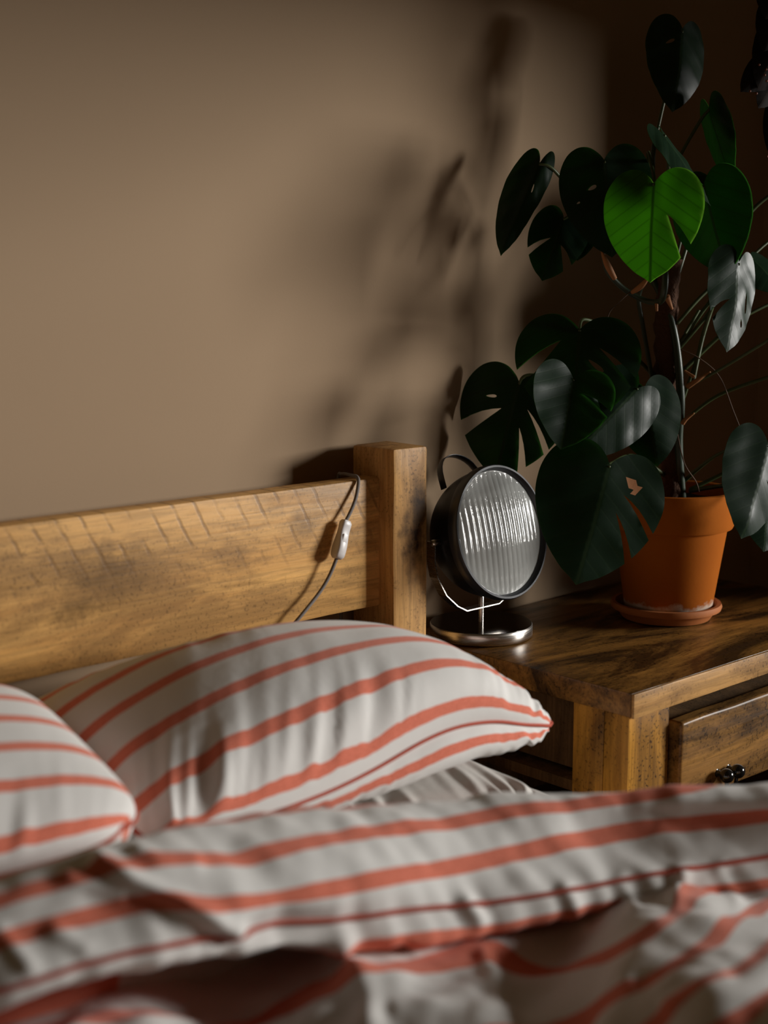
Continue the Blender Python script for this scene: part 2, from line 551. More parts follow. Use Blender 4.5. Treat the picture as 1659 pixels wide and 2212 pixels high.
def pillow(name, corners, T, D, zmin, mat, label, group, nu=150, nv=110, seed=0.0, pinch=0.035, wr=1.0, pipe=True, sag=0.0, eu=2.6, ev=2.2,
           lean=None, maxy=None, lift=0.0, belly=0.0, rnd=0.10, ea=0.46):
    BL, BR, FR, FL = [Vector(c) for c in corners]
    N = (BR - FL).cross(BL - FR).normalized()
    if N.z < 0:
        N = -N
    if lean:
        N = (N + Vector(lean)).normalized()
    du = ((BR - BL) + (FR - FL)) / 2
    dv = ((FL - BL) + (FR - BR)) / 2
    us = [0.5 - 0.5 * math.cos(math.pi * i / nu) for i in range(nu + 1)]
    vs_ = [0.5 - 0.5 * math.cos(math.pi * j / nv) for j in range(nv + 1)]

    def mid(u, v):
        p = lerp(lerp(BL, BR, u), lerp(FL, FR, u), v)
        p = p + du * (0.5 - u) * 2 * pinch * math.sin(math.pi * v) * 0.8
        p = p + dv * (0.5 - v) * 2 * pinch * math.sin(math.pi * u) * 1.2
        p = p - N * sag * math.sin(math.pi * u) * math.sin(math.pi * v)
        k = (abs(2 * u - 1) * abs(2 * v - 1)) ** 5 * rnd
        p = p + du * (0.5 - u) * k + dv * (0.5 - v) * k * 1.4
        p = p + Vector((0, 0, lift * math.exp(-((u - 0.70) / 0.24) ** 2) * v ** 3))
        return p

    def hh(u, v):
        a = 1 - abs(2 * u - 1) ** eu
        b = 1 - abs(2 * v - 1) ** ev
        return max(0.0, a) ** ea * max(0.0, b) ** 0.46

    def wrinkle(u, v, side):
        x = u * du.length
        y = v * dv.length
        dl = min(u, 1 - u) * du.length
        df = min(v, 1 - v) * dv.length
        w = 0.004 * fbm(x * 5, y * 5, seed + side) + 0.0012 * fbm(x * 15, y * 15, seed + side + 3)
        e = math.exp(-df / 0.055) * (1 - math.exp(-df / 0.008))
        k = fbm(x * 30 + y * 16, y * 4, seed + 5 + side) + 0.7 * fbm(x * 62 + y * 26, y * 7, seed + 6)
        w += (0.0125 if v > 0.5 else 0.005) * e * k * sstep(-0.35, 0.25, fbm(x * 5, y * 3, seed + 31))
        e = math.exp(-dl / 0.07) * (1 - math.exp(-dl / 0.008))
        k = fbm(x * 5, y * 34 + x * 13, seed + 9 + side) + 0.6 * fbm(x * 8, y * 70, seed + 11)
        w += 0.0028 * e * k * sstep(-0.15, 0.35, fbm(x * 3, y * 5, seed + 37))
        return w * wr

    # arc-length along the middle, so that stripes keep one width
    acc, prev, arc = 0.0, None, []
    for v in vs_:
        p = mid(0.5, v) + N * T * hh(0.5, v)
        if prev is not None:
            acc += (p - prev).length
        prev = p
        arc.append(acc)
    arc = [a / acc for a in arc]
    V, F, UV = [], [], []
    idx = {}
    for side in (0, 1):
        for i, u in enumerate(us):
            for j, v in enumerate(vs_):
                edge = i in (0, nu) or j in (0, nv)
                if side and edge:
                    idx[1, i, j] = idx[0, i, j]
                    continue
                m = mid(u, v)
                h = hh(u, v)
                if side == 0:
                    p = m + N * (T * h + wrinkle(u, v, 0))
                else:
                    p = m - N * (D * h + wrinkle(u, v, 1) * 1.2)
                    if belly:
                        bl = belly * math.sin(math.pi * min(1, h) ** 1.2) * sstep(0.55, 0.95, v) * sstep(0.25, 0.7, u)
                        p = p + (dv.normalized() * 0.8 + du.normalized() * 0.35 * sstep(0.7, 0.95, u)) * bl
                if p.z < zmin:
                    p.z = zmin + 0.002 * h
                if maxy is not None and p.y > maxy:
                    p.y = maxy + (p.y - maxy) * 0.05
                idx[side, i, j] = len(V)
                V.append(p)
                UV.append((u, arc[j]))
    for side in (0, 1):
        for i in range(nu):
            for j in range(nv):
                q = [idx[side, i, j], idx[side, i + 1, j], idx[side, i + 1, j + 1], idx[side, i, j + 1]]
                F.append(q if side else q[::-1])
    cen = sum((Vector(c) for c in corners), Vector()) / 4
    root = empty(name, (cen.x, cen.y, zmin), label, 'pillow', group)
    mk('pillowcase', V, F, mat, root, True, UV)
    if pipe:
        loop = [V[idx[0, i, 0]] for i in range(0, nu, 2)] + [V[idx[0, nu, j]] for j in range(0, nv, 2)]
        loop += [V[idx[0, i, nv]] for i in range(nu, 0, -2)] + [V[idx[0, 0, j]] for j in range(nv, -1, -2)]
        c = sum(loop, Vector()) / len(loop)
        loop = [p + (p - c).normalized() * 0.0015 for p in loop]
        cl = [loop[0]]
        for p in loop[1:]:
            if (p - cl[-1]).length > 0.002:
                cl.append(p)
        Vt, Ft = tube_vf(cl, 0.0027, 6)
        mk('piping', Vt, Ft, MAT['piping'], root)
    return root


GP = 'striped pillows on the bed'
pillow('pillow', [(0.885, 1.715, 0.612), (1.645, 1.690, 0.550), on_z(1238, 1588, 0.522), on_z(312, 1842, 0.545)], 0.148, 0.085, MZ + 0.044,
       MAT['stripe'], 'plump red and white striped pillow leaning on the headboard beside the lamp', GP, seed=2.0, lean=(0, -0.20, 0), maxy=1.765, pinch=0.02, wr=1.3, lift=0.052, belly=0.05, eu=2.0, rnd=0.08, ea=0.62)
a, b = at(368, 1802, 1.49), at(36, 1478, 1.83)
dx = Vector((math.cos(-0.10), math.sin(-0.10), 0.0))
pillow('pillow', [b - dx * 0.66, b, a, a - dx * 0.66], 0.085, 0.16, MZ + 0.004,
       MAT['stripe'], 'nearer red and white striped pillow cut off by the left edge', GP, seed=12.0, wr=0.5, lean=(0, -0.12, 0), pinch=0.01, rnd=0.13)
pillow('pillow', [(1.02, 1.62, 0.446), (1.57, 1.62, 0.446), on_z(1206, 1716, 0.446), (1.08, 1.40, 0.446)], 0.020, 0.010, MZ + 0.003,
       MAT['sheet'], 'flat plain off-white pillow squashed underneath the big striped pillow', 'plain pillow', seed=22.0, wr=1.8, pipe=False, nu=120, nv=80)

# ------------------------------------------------------------------ duvet
cx = [-420, -150, 100, 300, 450, 600, 750, 900, 1050, 1200, 1350, 1500, 1660, 1850, 2100, 2400, 2800]


def row(py, z, t):
    return py, z, t


def tab(pairs):             # piecewise values over cx from (px, value) pairs
    out = []
    for x in cx:
        k = 0
        while k < len(pairs) - 2 and x > pairs[k + 1][0]:
            k += 1
        (xa, ya), (xb, yb) = pairs[k], pairs[k + 1]
        f = min(1.15, max(-0.3, (x - xa) / (xb - xa)))
        out.append(lerp(ya, yb, f))
    return out


rows = []


def add(py, z, t, back=0.0):
    py, z, t = tab(py), tab(z), tab(t)
    pts = []
    for x, y_, z_, t_ in zip(cx, py, z, t):
        p = on_z(x, y_, z_) + FH * back
        pts.append((p, t_))
    rows.append(pts)


C = lambda v: [(-150, v), (1850, v)]
RID = [(-150, 1925), (100, 1868), (300, 1803), (450, 1774), (750, 1738), (1050, 1722), (1350, 1712), (1500, 1700), (1660, 1688), (1850, 1688)]
ZR = [(-150, 0.635), (100, 0.642), (300, 0.642), (450, 0.632), (750, 0.606), (1050, 0.585), (1350, 0.580), (1660, 0.585), (1850, 0.585)]
T1 = [(-150, -0.5), (100, -0.45), (300, -0.8), (450, -1.02), (750, -1.05), (900, -0.8), (1050, -0.6), (1350, -0.25), (1500, 0.0), (1660, 0.3), (1850, 0.45)]
off = lambda L, d: [(x, y + d) for x, y in L]
add(RID, ZR, T1)
top = rows.pop()
for k, (zz, dt_) in enumerate(((MZ + 0.012, -0.6), (None, -0.3))):      # the far side drops straight to the mattress
    rows.append([(Vector((p.x, p.y, zz or p.z - 0.045)) + FH * (0.026, 0.024)[k], t + dt_) for p, t in top])
rows.append(top)
add([(-150, 1985), (100, 1918), (300, 1872), (450, 1855), (600, 1838), (750, 1812), (900, 1786), (1050, 1765), (1350, 1735), (1660, 1722), (1850, 1720)],
    off(ZR, -0.004), [(-150, 0.0), (750, 0.05), (900, 0.03), (1050, 0.0), (1350, 0.1), (1500, 0.3), (1660, 0.5), (1850, 0.6)])
add([(-150, 2070), (100, 2000), (300, 1952), (450, 1955), (600, 1940), (750, 1915), (900, 1885), (1050, 1855), (1200, 1822), (1350, 1793), (1500, 1780), (1660, 1775), (1850, 1765)],
    off(ZR, -0.030), [(-150, 1.0), (1200, 1.0), (1350, 1.0), (1500, 1.05), (1660, 1.15), (1850, 1.2)])
add([(-150, 2190), (25, 2132), (200, 2075), (425, 2030), (525, 2008), (830, 1970), (1105, 1945), (1380, 1895), (1660, 1850), (1850, 1822)],
    off(ZR, -0.060), C(1.62))
add([(-150, 2235), (25, 2165), (200, 2112), (425, 2074), (600, 2058), (750, 2045), (900, 2038), (1050, 2022), (1200, 1992), (1380, 1952), (1660, 1925), (1850, 1900)],
    off(ZR, -0.095), [(-150, 1.78), (600, 1.80), (850, 1.98), (1850, 2.02)])
add([(-150, 2240), (25, 2180), (200, 2122), (425, 2082), (600, 2075), (750, 2062), (900, 2046), (1050, 2035), (1200, 2010), (1380, 1962), (1660, 1940), (1850, 1915)],
    [(-150, 0.452), (600, 0.452), (750, 0.470), (900, 0.475), (1200, 0.470), (1660, 0.475), (1850, 0.475)], C(2.30), 0.10)
add([(-150, 2250), (25, 2215), (150, 2172), (275, 2150), (375, 2160), (470, 2190), (600, 2130), (750, 2075), (900, 2072), (1050, 2066), (1200, 2075), (1300, 1985), (1430, 1962), (1660, 1985), (1850, 1990)],
    [(-150, 0.47), (275, 0.49), (470, 0.452), (600, 0.460), (750, 0.49), (900, 0.49), (1050, 0.48), (1180, 0.452), (1300, 0.50), (1430, 0.525), (1660, 0.52), (1850, 0.50)],
    [(-150, 2.7), (275, 2.72), (470, 2.7), (600, 2.7), (750, 2.6), (900, 2.85), (1050, 3.0), (1180, 2.9), (1300, 2.04), (1430, 2.7), (1660, 4.46), (1850, 5.8)])
add([(-150, 2300), (150, 2230), (275, 2205), (375, 2205), (470, 2225), (600, 2195), (750, 2150), (900, 2135), (1050, 2125), (1180, 2130), (1300, 2080), (1430, 2062), (1660, 2065), (1850, 2070)],
    [(-150, 0.49), (275, 0.505), (470, 0.46), (600, 0.475), (750, 0.50), (900, 0.495), (1050, 0.48), (1180, 0.46), (1300, 0.505), (1430, 0.535), (1660, 0.545), (1850, 0.53)],
    [(-150, 3.25), (275, 3.3), (470, 3.2), (600, 3.2), (750, 3.3), (1050, 3.6), (1180, 3.4), (1300, 2.96), (1430, 3.65), (1660, 5.2), (1850, 6.6)])
add(off([(-150, 2380), (1180, 2230), (1430, 2190), (1850, 2180)], 0),
    [(-150, 0.49), (275, 0.50), (470, 0.475), (750, 0.49), (900, 0.50), (1050, 0.50), (1180, 0.475), (1300, 0.50), (1430, 0.53), (1660, 0.55), (1850, 0.54)],
    [(-150, 4.2), (750, 4.1), (1180, 3.9), (1300, 4.26), (1430, 4.9), (1660, 6.4), (1850, 7.8)])
add([(-150, 2560), (1850, 2420)], C(0.50), [(-150, 5.6), (1180, 5.6), (1850, 9.0)])
add([(-150, 2900), (1850, 2800)], C(0.50), [(-150, 7.5), (1180, 7.6), (1850, 11.0)])
add([(-150, 3500), (1850, 3500)], C(0.49), [(-150, 9.5), (1180, 9.6), (1850, 13.0)])

# raised creases: pixel polyline on the cloth, half width, height
CREASE = [([(215, 1872), (330, 1925), (500, 2003)], 17, 0.021), ([(0, 2010), (60, 2090)], 14, 0.008), ([(1340, 1905), (1365, 1950)], 13, 0.009),
          ([(1010, 1950), (1040, 1985)], 14, 0.008), ([(1470, 1890), (1460, 1945)], 14, 0.010), ([(1555, 1880), (1590, 1935)], 12, 0.008),
          ([(740, 2060), (790, 2150), (800, 2212)], 24, 0.014), ([(1045, 2070), (1080, 2150)], 14, 0.010), ([(300, 1840), (340, 1860), (420, 1858)], 14, 0.008), ([(150, 1895), (260, 1935)], 13, 0.007),
          ([(1250, 2000), (1100, 2035), (900, 2045)], 14, 0.010), ([(1360, 2140), (1310, 2212)], 18, 0.012), ([(1560, 2110), (1450, 2180)], 14, 0.010),
          ([(120, 2010), (180, 2050)], 16, 0.008), ([(1220, 1920), (1245, 1965)], 12, 0.006), ([(1430, 1790), (1560, 1860)], 14, 0.006),
          ([(860, 2180), (1010, 2165), (1090, 2190)], 18, 0.010)]


def proj(p):
    q = p - CAM
    w = q.dot(FW)
    return IW / 2 + FPX * q.dot(RT) / w, IH / 2 - FPX * q.dot(UP) / w


def segd(px, py, poly):
    best = 1e9
    for (x0, y0), (x1, y1) in zip(poly, poly[1:]):
        dx_, dy_ = x1 - x0, y1 - y0
        f = max(0, min(1, ((px - x0) * dx_ + (py - y0) * dy_) / (dx_ * dx_ + dy_ * dy_)))
        best = min(best, math.hypot(px - x0 - f * dx_, py - y0 - f * dy_))
    return best


NS, NT = 290, 200
nc, nr = len(cx), len(rows)
grid = []
# denser sampling for the rows in view
tsamp = [(nr - 1) * (j / NT) for j in range(NT + 1)]
colcurves = []
for i in range(NS + 1):
    sx = (nc - 1) * i / NS
    colcurves.append([(cr([p for p, _ in r], sx), cr([t for _, t in r], sx)) for r in rows])
P = [[None] * (NT + 1) for _ in range(NS + 1)]
TT = [[0.0] * (NT + 1) for _ in range(NS + 1)]
for i in range(NS + 1):
    pc = [q[0] for q in colcurves[i]]
    tc_ = [q[1] for q in colcurves[i]]
    for j in range(NT + 1):
        P[i][j] = cr(pc, tsamp[j])
        TT[i][j] = cr(tc_, tsamp[j])
D2 = [[None] * (NT + 1) for _ in range(NS + 1)]
for i in range(NS + 1):
    for j in range(NT + 1):
        p = P[i][j]
        ds = P[min(i + 1, NS)][j] - P[max(i - 1, 0)][j]
        dt = P[i][min(j + 1, NT)] - P[i][max(j - 1, 0)]
        n = dt.cross(ds)
        n = n.normalized() if n.length > 1e-9 else Vector((0, 0, 1))
        if n.z < -0.3:
            pass
        t = TT[i][j]
        s = (p.x * math.cos(-0.4) + p.y * math.sin(-0.4))
        u = (-p.x * math.sin(-0.4) + p.y * math.cos(-0.4))
        near = sstep(1.0, 1.7, t) * (1 - sstep(2.1, 2.4, t))
        w = 0.006 * fbm(s * 6, u * 8, 1.0) + 0.005 * fbm(s * 14 + u * 9, u * 16, 4.0) + 0.0015 * fbm(s * 40, u * 34, 7.0)
        w += (0.0015 + 0.0035 * near) * fbm(s * 34 + u * 16, u * 9, 11.0)
        w += 0.010 * sstep(2.3, 3.2, t) * fbm(s * 16 - u * 10, u * 18, 21.0)
        if 2 <= tsamp[j] <= 10.2:
            qx, qy = proj(p)
            for poly, hw, h in CREASE:
                d = segd(qx, qy, poly)
                if d < hw * 3.2:
                    w += 0.65 * h * math.exp(-(d / (hw * 1.35)) ** 2)
        q = p + n * w
        if tsamp[j] < 2:
            q = p + n * w * tsamp[j] / 2
        if q.x > 1.64:                       # hangs over the side of the bed
            e = q.x - 1.64
            q = Vector((1.64 + 0.018 * (1 - math.exp(-e / 0.03)), q.y, max(0.318 + 0.004 * math.sin(q.y * 40), q.z - e * 0.9)))
        q.z = max(q.z, MZ + 0.008) if q.x < 1.64 else q.z
        D2[i][j] = q
V = [D2[i][j] for i in range(NS + 1) for j in range(NT + 1)]
UV = [(i / NS, TT[i][j]) for i in range(NS + 1) for j in range(NT + 1)]
F = [(i * (NT + 1) + j, i * (NT + 1) + j + 1, (i + 1) * (NT + 1) + j + 1, (i + 1) * (NT + 1) + j) for i in range(NS) for j in range(NT)]
duv = empty('duvet', (1.0, 0.9, MZ), 'rumpled red and white striped duvet across the foreground of the bed', 'duvet')
o = mk('duvet_cover', V, F, MAT['duvet'], duv, True, UV)
md = o.modifiers.new('thickness', 'SOLIDIFY')
md.thickness = 0.006
md.offset = -1
pipe = []
for i in range(0, NS + 1):
    best = min(range(int(3 * NT / (nr - 1)), int(7 * NT / (nr - 1))), key=lambda j: abs(TT[i][j] - 1.62))
    n = (D2[i][best + 1] - D2[i][best - 1]).cross(D2[min(i + 1, NS)][best] - D2[max(i - 1, 0)][best]).normalized()
    pipe.append(D2[i][best] + n * 0.0012)
pipe = [sum(pipe[max(0, k - 2):k + 3], Vector()) / len(pipe[max(0, k - 2):k + 3]) for k in range(len(pipe))]
Vt, Ft = tube_vf(pipe, 0.0030, 6)
mk('piping', Vt, Ft, MAT['piping'], duv)

# ------------------------------------------------------------------ nightstand
TZ = 0.535
TX0, TX1, TY0, TY1 = 1.778, 2.62, 1.328, 1.858
ns = empty('nightstand', (2.19, 1.60, 0.0), 'dark waxed reclaimed-wood nightstand with a drawer under lamp and plant', 'nightstand')
box('tabletop', (TX0, TY0 + 0.0052, TZ - 0.041), (TX1, TY1, TZ), MAT['table'], ns, 0.004, 0.0012, 14, 3)
tag(box('front_lipping', (TX0, TY0, TZ - 0.041), (TX1, TY0 + 0.006, TZ - 0.0006), MAT['edge'], ns, 0.0022, 0.0006, 16, 4), 'paler waxed front edge')
lx, ly = TX0 + 0.004, TY0 + 0.012
box('leg', (lx, ly, 0.001), (lx + 0.108, ly + 0.050, TZ - 0.041), MAT['leg'], ns, 0.003, 0.0008, 10, 5)
box('leg', (TX1 - 0.095, ly, 0.0), (TX1 - 0.007, ly + 0.056, TZ - 0.041), MAT['leg'], ns, 0.003, 0.0008, 10, 6)
box('side_board', (lx + 0.003, ly + 0.052, 0.001), (lx + 0.03, ly + 0.116, TZ - 0.041), MAT['leg'], ns, 0.003, 0.0008, 10, 7)
box('side_board', (TX1 - 0.04, ly + 0.058, 0.0), (TX1 - 0.012, ly + 0.130, TZ - 0.041), MAT['leg'], ns, 0.003, 0.0008, 10, 8)
box('leg', (lx, TY1 - 0.08, 0.0), (lx + 0.07, TY1 - 0.01, TZ - 0.041), MAT['leg'], ns, 0.003)
box('leg', (TX1 - 0.08, TY1 - 0.08, 0.0), (TX1 - 0.01, TY1 - 0.01, TZ - 0.041), MAT['leg'], ns, 0.003)
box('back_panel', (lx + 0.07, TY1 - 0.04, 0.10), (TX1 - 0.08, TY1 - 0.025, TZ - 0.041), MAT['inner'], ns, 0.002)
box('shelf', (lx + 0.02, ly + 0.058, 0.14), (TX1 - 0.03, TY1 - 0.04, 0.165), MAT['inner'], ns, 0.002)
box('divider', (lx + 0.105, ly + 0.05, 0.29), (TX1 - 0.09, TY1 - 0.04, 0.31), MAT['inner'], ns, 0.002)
dx0, dx1, dz0, dz1 = lx + 0.116, TX1 - 0.103, 0.318, TZ - 0.072
V, F = box_vf((dx0, ly - 0.020, dz0), (dx1, ly + 0.010, dz1), 0.006, 3, 0.0018, 20, 9)
dr = mk('drawer', V, F, MAT['drawer'], ns, True, None, 40)
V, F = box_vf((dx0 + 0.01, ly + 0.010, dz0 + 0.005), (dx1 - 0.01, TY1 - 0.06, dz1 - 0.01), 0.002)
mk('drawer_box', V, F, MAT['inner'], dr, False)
hx = on_y(1572, 1668, ly - 0.03)
for sx in (-1, 1):
    kx = hx.x + sx * 0.0165
    Mk = Matrix.Translation((kx, ly - 0.018, hx.z)) @ Matrix.Rotation(math.pi / 2, 4, 'X')
    prof = [(0.0005, -0.004), (0.011, -0.004), (0.011, 0.001), (0.006, 0.003), (0.005, 0.009)]
    prof += [(0.0125 * math.sin(a), 0.021 - 0.0125 * math.cos(a)) for a in [0.42 + k * (math.pi - 0.44) / 10 for k in range(11)]]
    tag(lathe('knob', prof, MAT['iron'], dr, Mk, 24), 'glossy black round knob')
arc = [Vector((hx.x + 0.0165 * math.cos(a), ly - 0.036 - 0.004 * math.sin(-a), hx.z + 0.030 * math.sin(a))) for a in [math.pi + k * math.pi / 14 for k in range(15)]]
tube('drop_handle', arc, 0.0035, MAT['iron'], dr, 8)

# ------------------------------------------------------------------ lamp
LB = on_z(1043, 1372, TZ)
LB = Vector((1.876, 1.751, TZ + 0.0015))
lamp = empty('table_lamp', LB, 'black headlight-style table lamp with ribbed glass lens on steel base', 'lamp')
Mb = Matrix.Translation(LB)
lathe('base', [(0.085, 0.0), (0.0925, 0.001), (0.094, 0.003), (0.094, 0.021), (0.0925, 0.023)], MAT['steel'], lamp, Mb, 96)
lathe('base_top', [(0.0005, 0.0228), (0.0924, 0.0228), (0.0922, 0.0236), (0.0005, 0.0237)], MAT['steeltop'], lamp, Mb, 96)
lathe('stem', [(0.0048, 0.023), (0.0048, 0.070), (0.0042, 0.0715)], MAT['steel'], lamp, Mb, 24)
tilt = math.radians(13)
ax = Vector((0.03, -math.cos(tilt), math.sin(tilt))).normalized()     # facing direction
HC = on_y(1083, 1149, 1.700) - ax * 0.045      # pivot centre of the head
ex = Vector((0, 0, 1)).cross(ax).normalized()
ey = ax.cross(ex)
Mh = Matrix(((ex.x, ey.x, ax.x, HC.x), (ex.y, ey.y, ax.y, HC.y), (ex.z, ey.z, ax.z, HC.z), (0, 0, 0, 1)))
RL = 0.1115
prof = [(0.0006, -0.086)] + [(0.115 * math.sin(a), 0.022 - 0.108 * math.cos(a)) for a in [k * (math.pi / 2) / 16 for k in range(1, 17)]]
prof += [(0.1165, 0.030), (0.1165, 0.040), (0.110, 0.040), (0.108, 0.02)]
lathe('housing', prof, MAT['black'], lamp, Mh, 96, False)
prof = [(0.1168, 0.028), (0.1205, 0.029), (0.1215, 0.033), (0.1215, 0.046), (0.1195, 0.050), (0.1160, 0.0505), (RL + 0.001, 0.046), (RL - 0.001, 0.040), (0.1168, 0.030)]
lathe('rim', prof, MAT['blackrim'], lamp, Mh, 96, False)
# pressed lens: vertical flutes, faint horizontal steps, shallow dome
V, F = [], []
nx, ny = 176, 60
ids = {}
for j in range(ny + 1):
    y = RL * math.sin(math.pi / 2 * (2 * j / ny - 1))
    hw = math.sqrt(max(0, RL * RL - y * y))
    for i in range(nx + 1):
        x = hw * (2 * i / nx - 1)
        r2 = (x * x + y * y) / (RL * RL)
        fx = (x / 0.0132) % 1.0 - 0.5
        amp = 0.75 + 0.25 * (1 if (y / 0.034) % 1.0 > 0.16 else 0)
        z = 0.041 + 0.0110 * (1 - r2) - 0.0060 * amp * fx * fx * (1 - r2 ** 8)
        ids[i, j] = len(V)
        V.append(Mh @ Vector((x, y, z)))
for j in range(ny):
    for i in range(nx):
        F.append((ids[i, j], ids[i + 1, j], ids[i + 1, j + 1], ids[i, j + 1]))
o = mk('lens', V, F, MAT['lens'], lamp)
tag(o, 'ribbed grey glass lens')
# flat steel yoke in the x-z plane under the head
yz = LB.z + 0.052
yk = []
hwid = 0.126
pts = [(-hwid, HC.z), (-hwid, HC.z - 0.035), (-hwid * 0.94, HC.z - 0.065), (-hwid * 0.76, HC.z - 0.100), (-hwid * 0.53, yz + 0.012), (-hwid * 0.34, yz), (hwid * 0.34, yz),
       (hwid * 0.53, yz + 0.012), (hwid * 0.76, HC.z - 0.100), (hwid * 0.94, HC.z - 0.065), (hwid, HC.z - 0.035), (hwid, HC.z)]
V, F = [], []
for k, (x, z) in enumerate(pts):
    a = Vector(pts[max(k - 1, 0)])
    b = Vector(pts[min(k + 1, len(pts) - 1)])
    t = (b - a).normalized()
    nn = Vector((-t.y, t.x)) * 0.0011
    for dy in (-0.010, 0.010):
        for s in (-1, 1):
            V.append(Vector((LB.x + x + nn.x * s, LB.y + 0.004 + dy, z + nn.y * s)))
for k in range(len(pts) - 1):
    a, b = k * 4, k * 4 + 4
    for p_, q_ in ((0, 1), (1, 3), (3, 2), (2, 0)):
        F.append((a + p_, a + q_, b + q_, b + p_))
F += [(0, 2, 3, 1), (len(V) - 4, len(V) - 3, len(V) - 1, len(V) - 2)]
mk('yoke', V, F, MAT['steel'], lamp, False)
for s in (-1, 1):
    p0 = HC + Vector((s * 0.112, 0, 0))
    tube('pivot_screw', [p0, HC + Vector((s * 0.129, 0, 0)), HC + Vector((s * 0.131, 0, 0))], [0.006, 0.006, 0.003], MAT['steel'], lamp, 12)
# carrying strap over the back of the head
hp = []
for k in range(17):
    a = math.pi * k / 16
    hp.append(Mh @ Vector((0.050 * math.cos(a), 0.092 + 0.058 * math.sin(a) ** 0.7, -0.030 - 0.018 * math.sin(a))))
V, F = tube_vf(hp, 0.0075, 8, True, 0.14)
mk('carrying_strap', V, F, MAT['blackrim'], lamp)

# cord over the headboard
ptop = on_y(771, 1040, LY + 0.002)
cord = empty('lamp_cord', ptop, 'grey cord with white inline switch hanging over the headboard', 'cord')
swT, swB = on_y(748, 1124, LY - 0.016), on_y(727, 1207, LY - 0.020)
zt = 0.846
path = [Vector((ptop.x + 0.02, LY + 0.062, 0.30)), Vector((ptop.x + 0.012, LY + 0.060, 0.70)), Vector((ptop.x + 0.004, LY + 0.054, zt - 0.01)),
        Vector((ptop.x, LY + 0.040, zt + 0.006)), Vector((ptop.x, LY + 0.018, zt + 0.0065)), Vector((ptop.x, LY - 0.001, zt + 0.003)),
        on_y(771, 1066, LY - 0.010), on_y(762, 1095, LY - 0.014), swT]
tube('cable', path, 0.0031, MAT['cable'], cord, 8, 90)
path = [swB, on_y(712, 1243, LY - 0.020), on_y(690, 1280, LY - 0.020), on_y(652, 1328, LY - 0.022), on_y(615, 1372, LY - 0.016), on_y(585, 1420, LY - 0.012)]
tube('cable', path, 0.0031, MAT['cable'], cord, 8, 50)
d = (swB - swT).normalized()
sx = Vector((0, -1, 0)).cross(d).normalized()
sy = d.cross(sx)
L = (swB - swT).length
prof = []
V, F = [], []
nseg = 14
for k in range(nseg + 1):
    f = k / nseg
    e = min(1, min(f, 1 - f) / 0.08) ** 0.5
    dip = -0.002 * math.sin(2 * math.pi * f)
    wx, wy = 0.0098 * (0.72 + 0.28 * e), (0.0088 + dip) * (0.60 + 0.40 * e)
    c = swT + d * (L * f)
    for q in range(16):
        a = 2 * math.pi * q / 16
        ca, sa = math.cos(a), math.sin(a)
        V.append(c + sx * wx * math.copysign(abs(ca) ** 0.45, ca) + sy * wy * math.copysign(abs(sa) ** 0.45, sa))
for k in range(nseg):
    for q in range(16):
        a, b = k * 16 + q, k * 16 + (q + 1) % 16
        F.append((a, b, b + 16, a + 16))
F += [tuple(range(15, -1, -1)), tuple(range(nseg * 16, nseg * 16 + 16))]
sw = tag(mk('inline_switch', V, F, MAT['plastic'], cord, True, None, 50), 'white plastic inline switch')
rc = swT + d * (L * 0.52) - sy * 0.0
for sgn in (1,):
    nrm = sy if sy.y < 0 else -sy
    Vb, Fb = box_vf((-0.0055, -0.011, -0.003), (0.0055, 0.011, 0.0095), 0.0015)
    Rm = Matrix((sx, d, nrm)).transposed()
    mk('rocker', [rc + Rm @ v for v in Vb], Fb, MAT['plastic'], sw, True, None, 40)

# ------------------------------------------------------------------ potted plant
sf = on_z(1458, 1358, TZ)
PC = sf + FH * 0.092
PC.z = TZ + 0.0015
print('pot centre', PC)
sau = empty('plant_saucer', PC, 'round terracotta saucer under the plant pot on the nightstand', 'saucer')
lathe('dish', [(0.070, 0.0), (0.084, 0.001), (0.090, 0.010), (0.094, 0.016), (0.104, 0.019), (0.106, 0.025), (0.104, 0.031), (0.097, 0.031), (0.092, 0.024), (0.088, 0.010), (0.0005, 0.009)],
      MAT['saucer'], sau, Matrix.Translation(PC), 72)
P0 = PC + Vector((0, 0, 0.0105))
plant = empty('potted_monstera', P0, 'leafy green monstera on a moss pole in terracotta pot beside lamp', 'plant')
# pot base sits a little right of the saucer centre
PB = P0 + RT * 0.004
prof = [(0.0005, 0.0), (0.078, 0.0), (0.082, 0.003), (0.106, 0.163), (0.1065, 0.166), (0.1155, 0.168), (0.1185, 0.174), (0.1235, 0.232), (0.1225, 0.238), (0.118, 0.240), (0.110, 0.238), (0.107, 0.20), (0.0005, 0.19)]
lathe('pot', prof, MAT['terracotta'], plant, Matrix.Translation(PB), 96, True, 50)
V, F = [], []
rings = 10
for k in range(rings + 1):
    r = 0.108 * k / rings
    for q in range(40):
        a = 2 * math.pi * q / 40
        v = PB + Vector((r * math.cos(a), r * math.sin(a), 0.214))
        v.z += 0.006 * fbm(v.x * 40, v.y * 40, 2) + 0.003 * fbm(v.x * 110, v.y * 110, 5)
        V.append(v)
for k in range(rings):
    for q in range(40):
        a, b = k * 40 + q, k * 40 + (q + 1) % 40
        F.append((a, b, b + 40, a + 40))
mk('soil', V, F, MAT['soil'], plant)
DP = PB.dot(FH)
DPL = (PB - CAM).dot(FH)
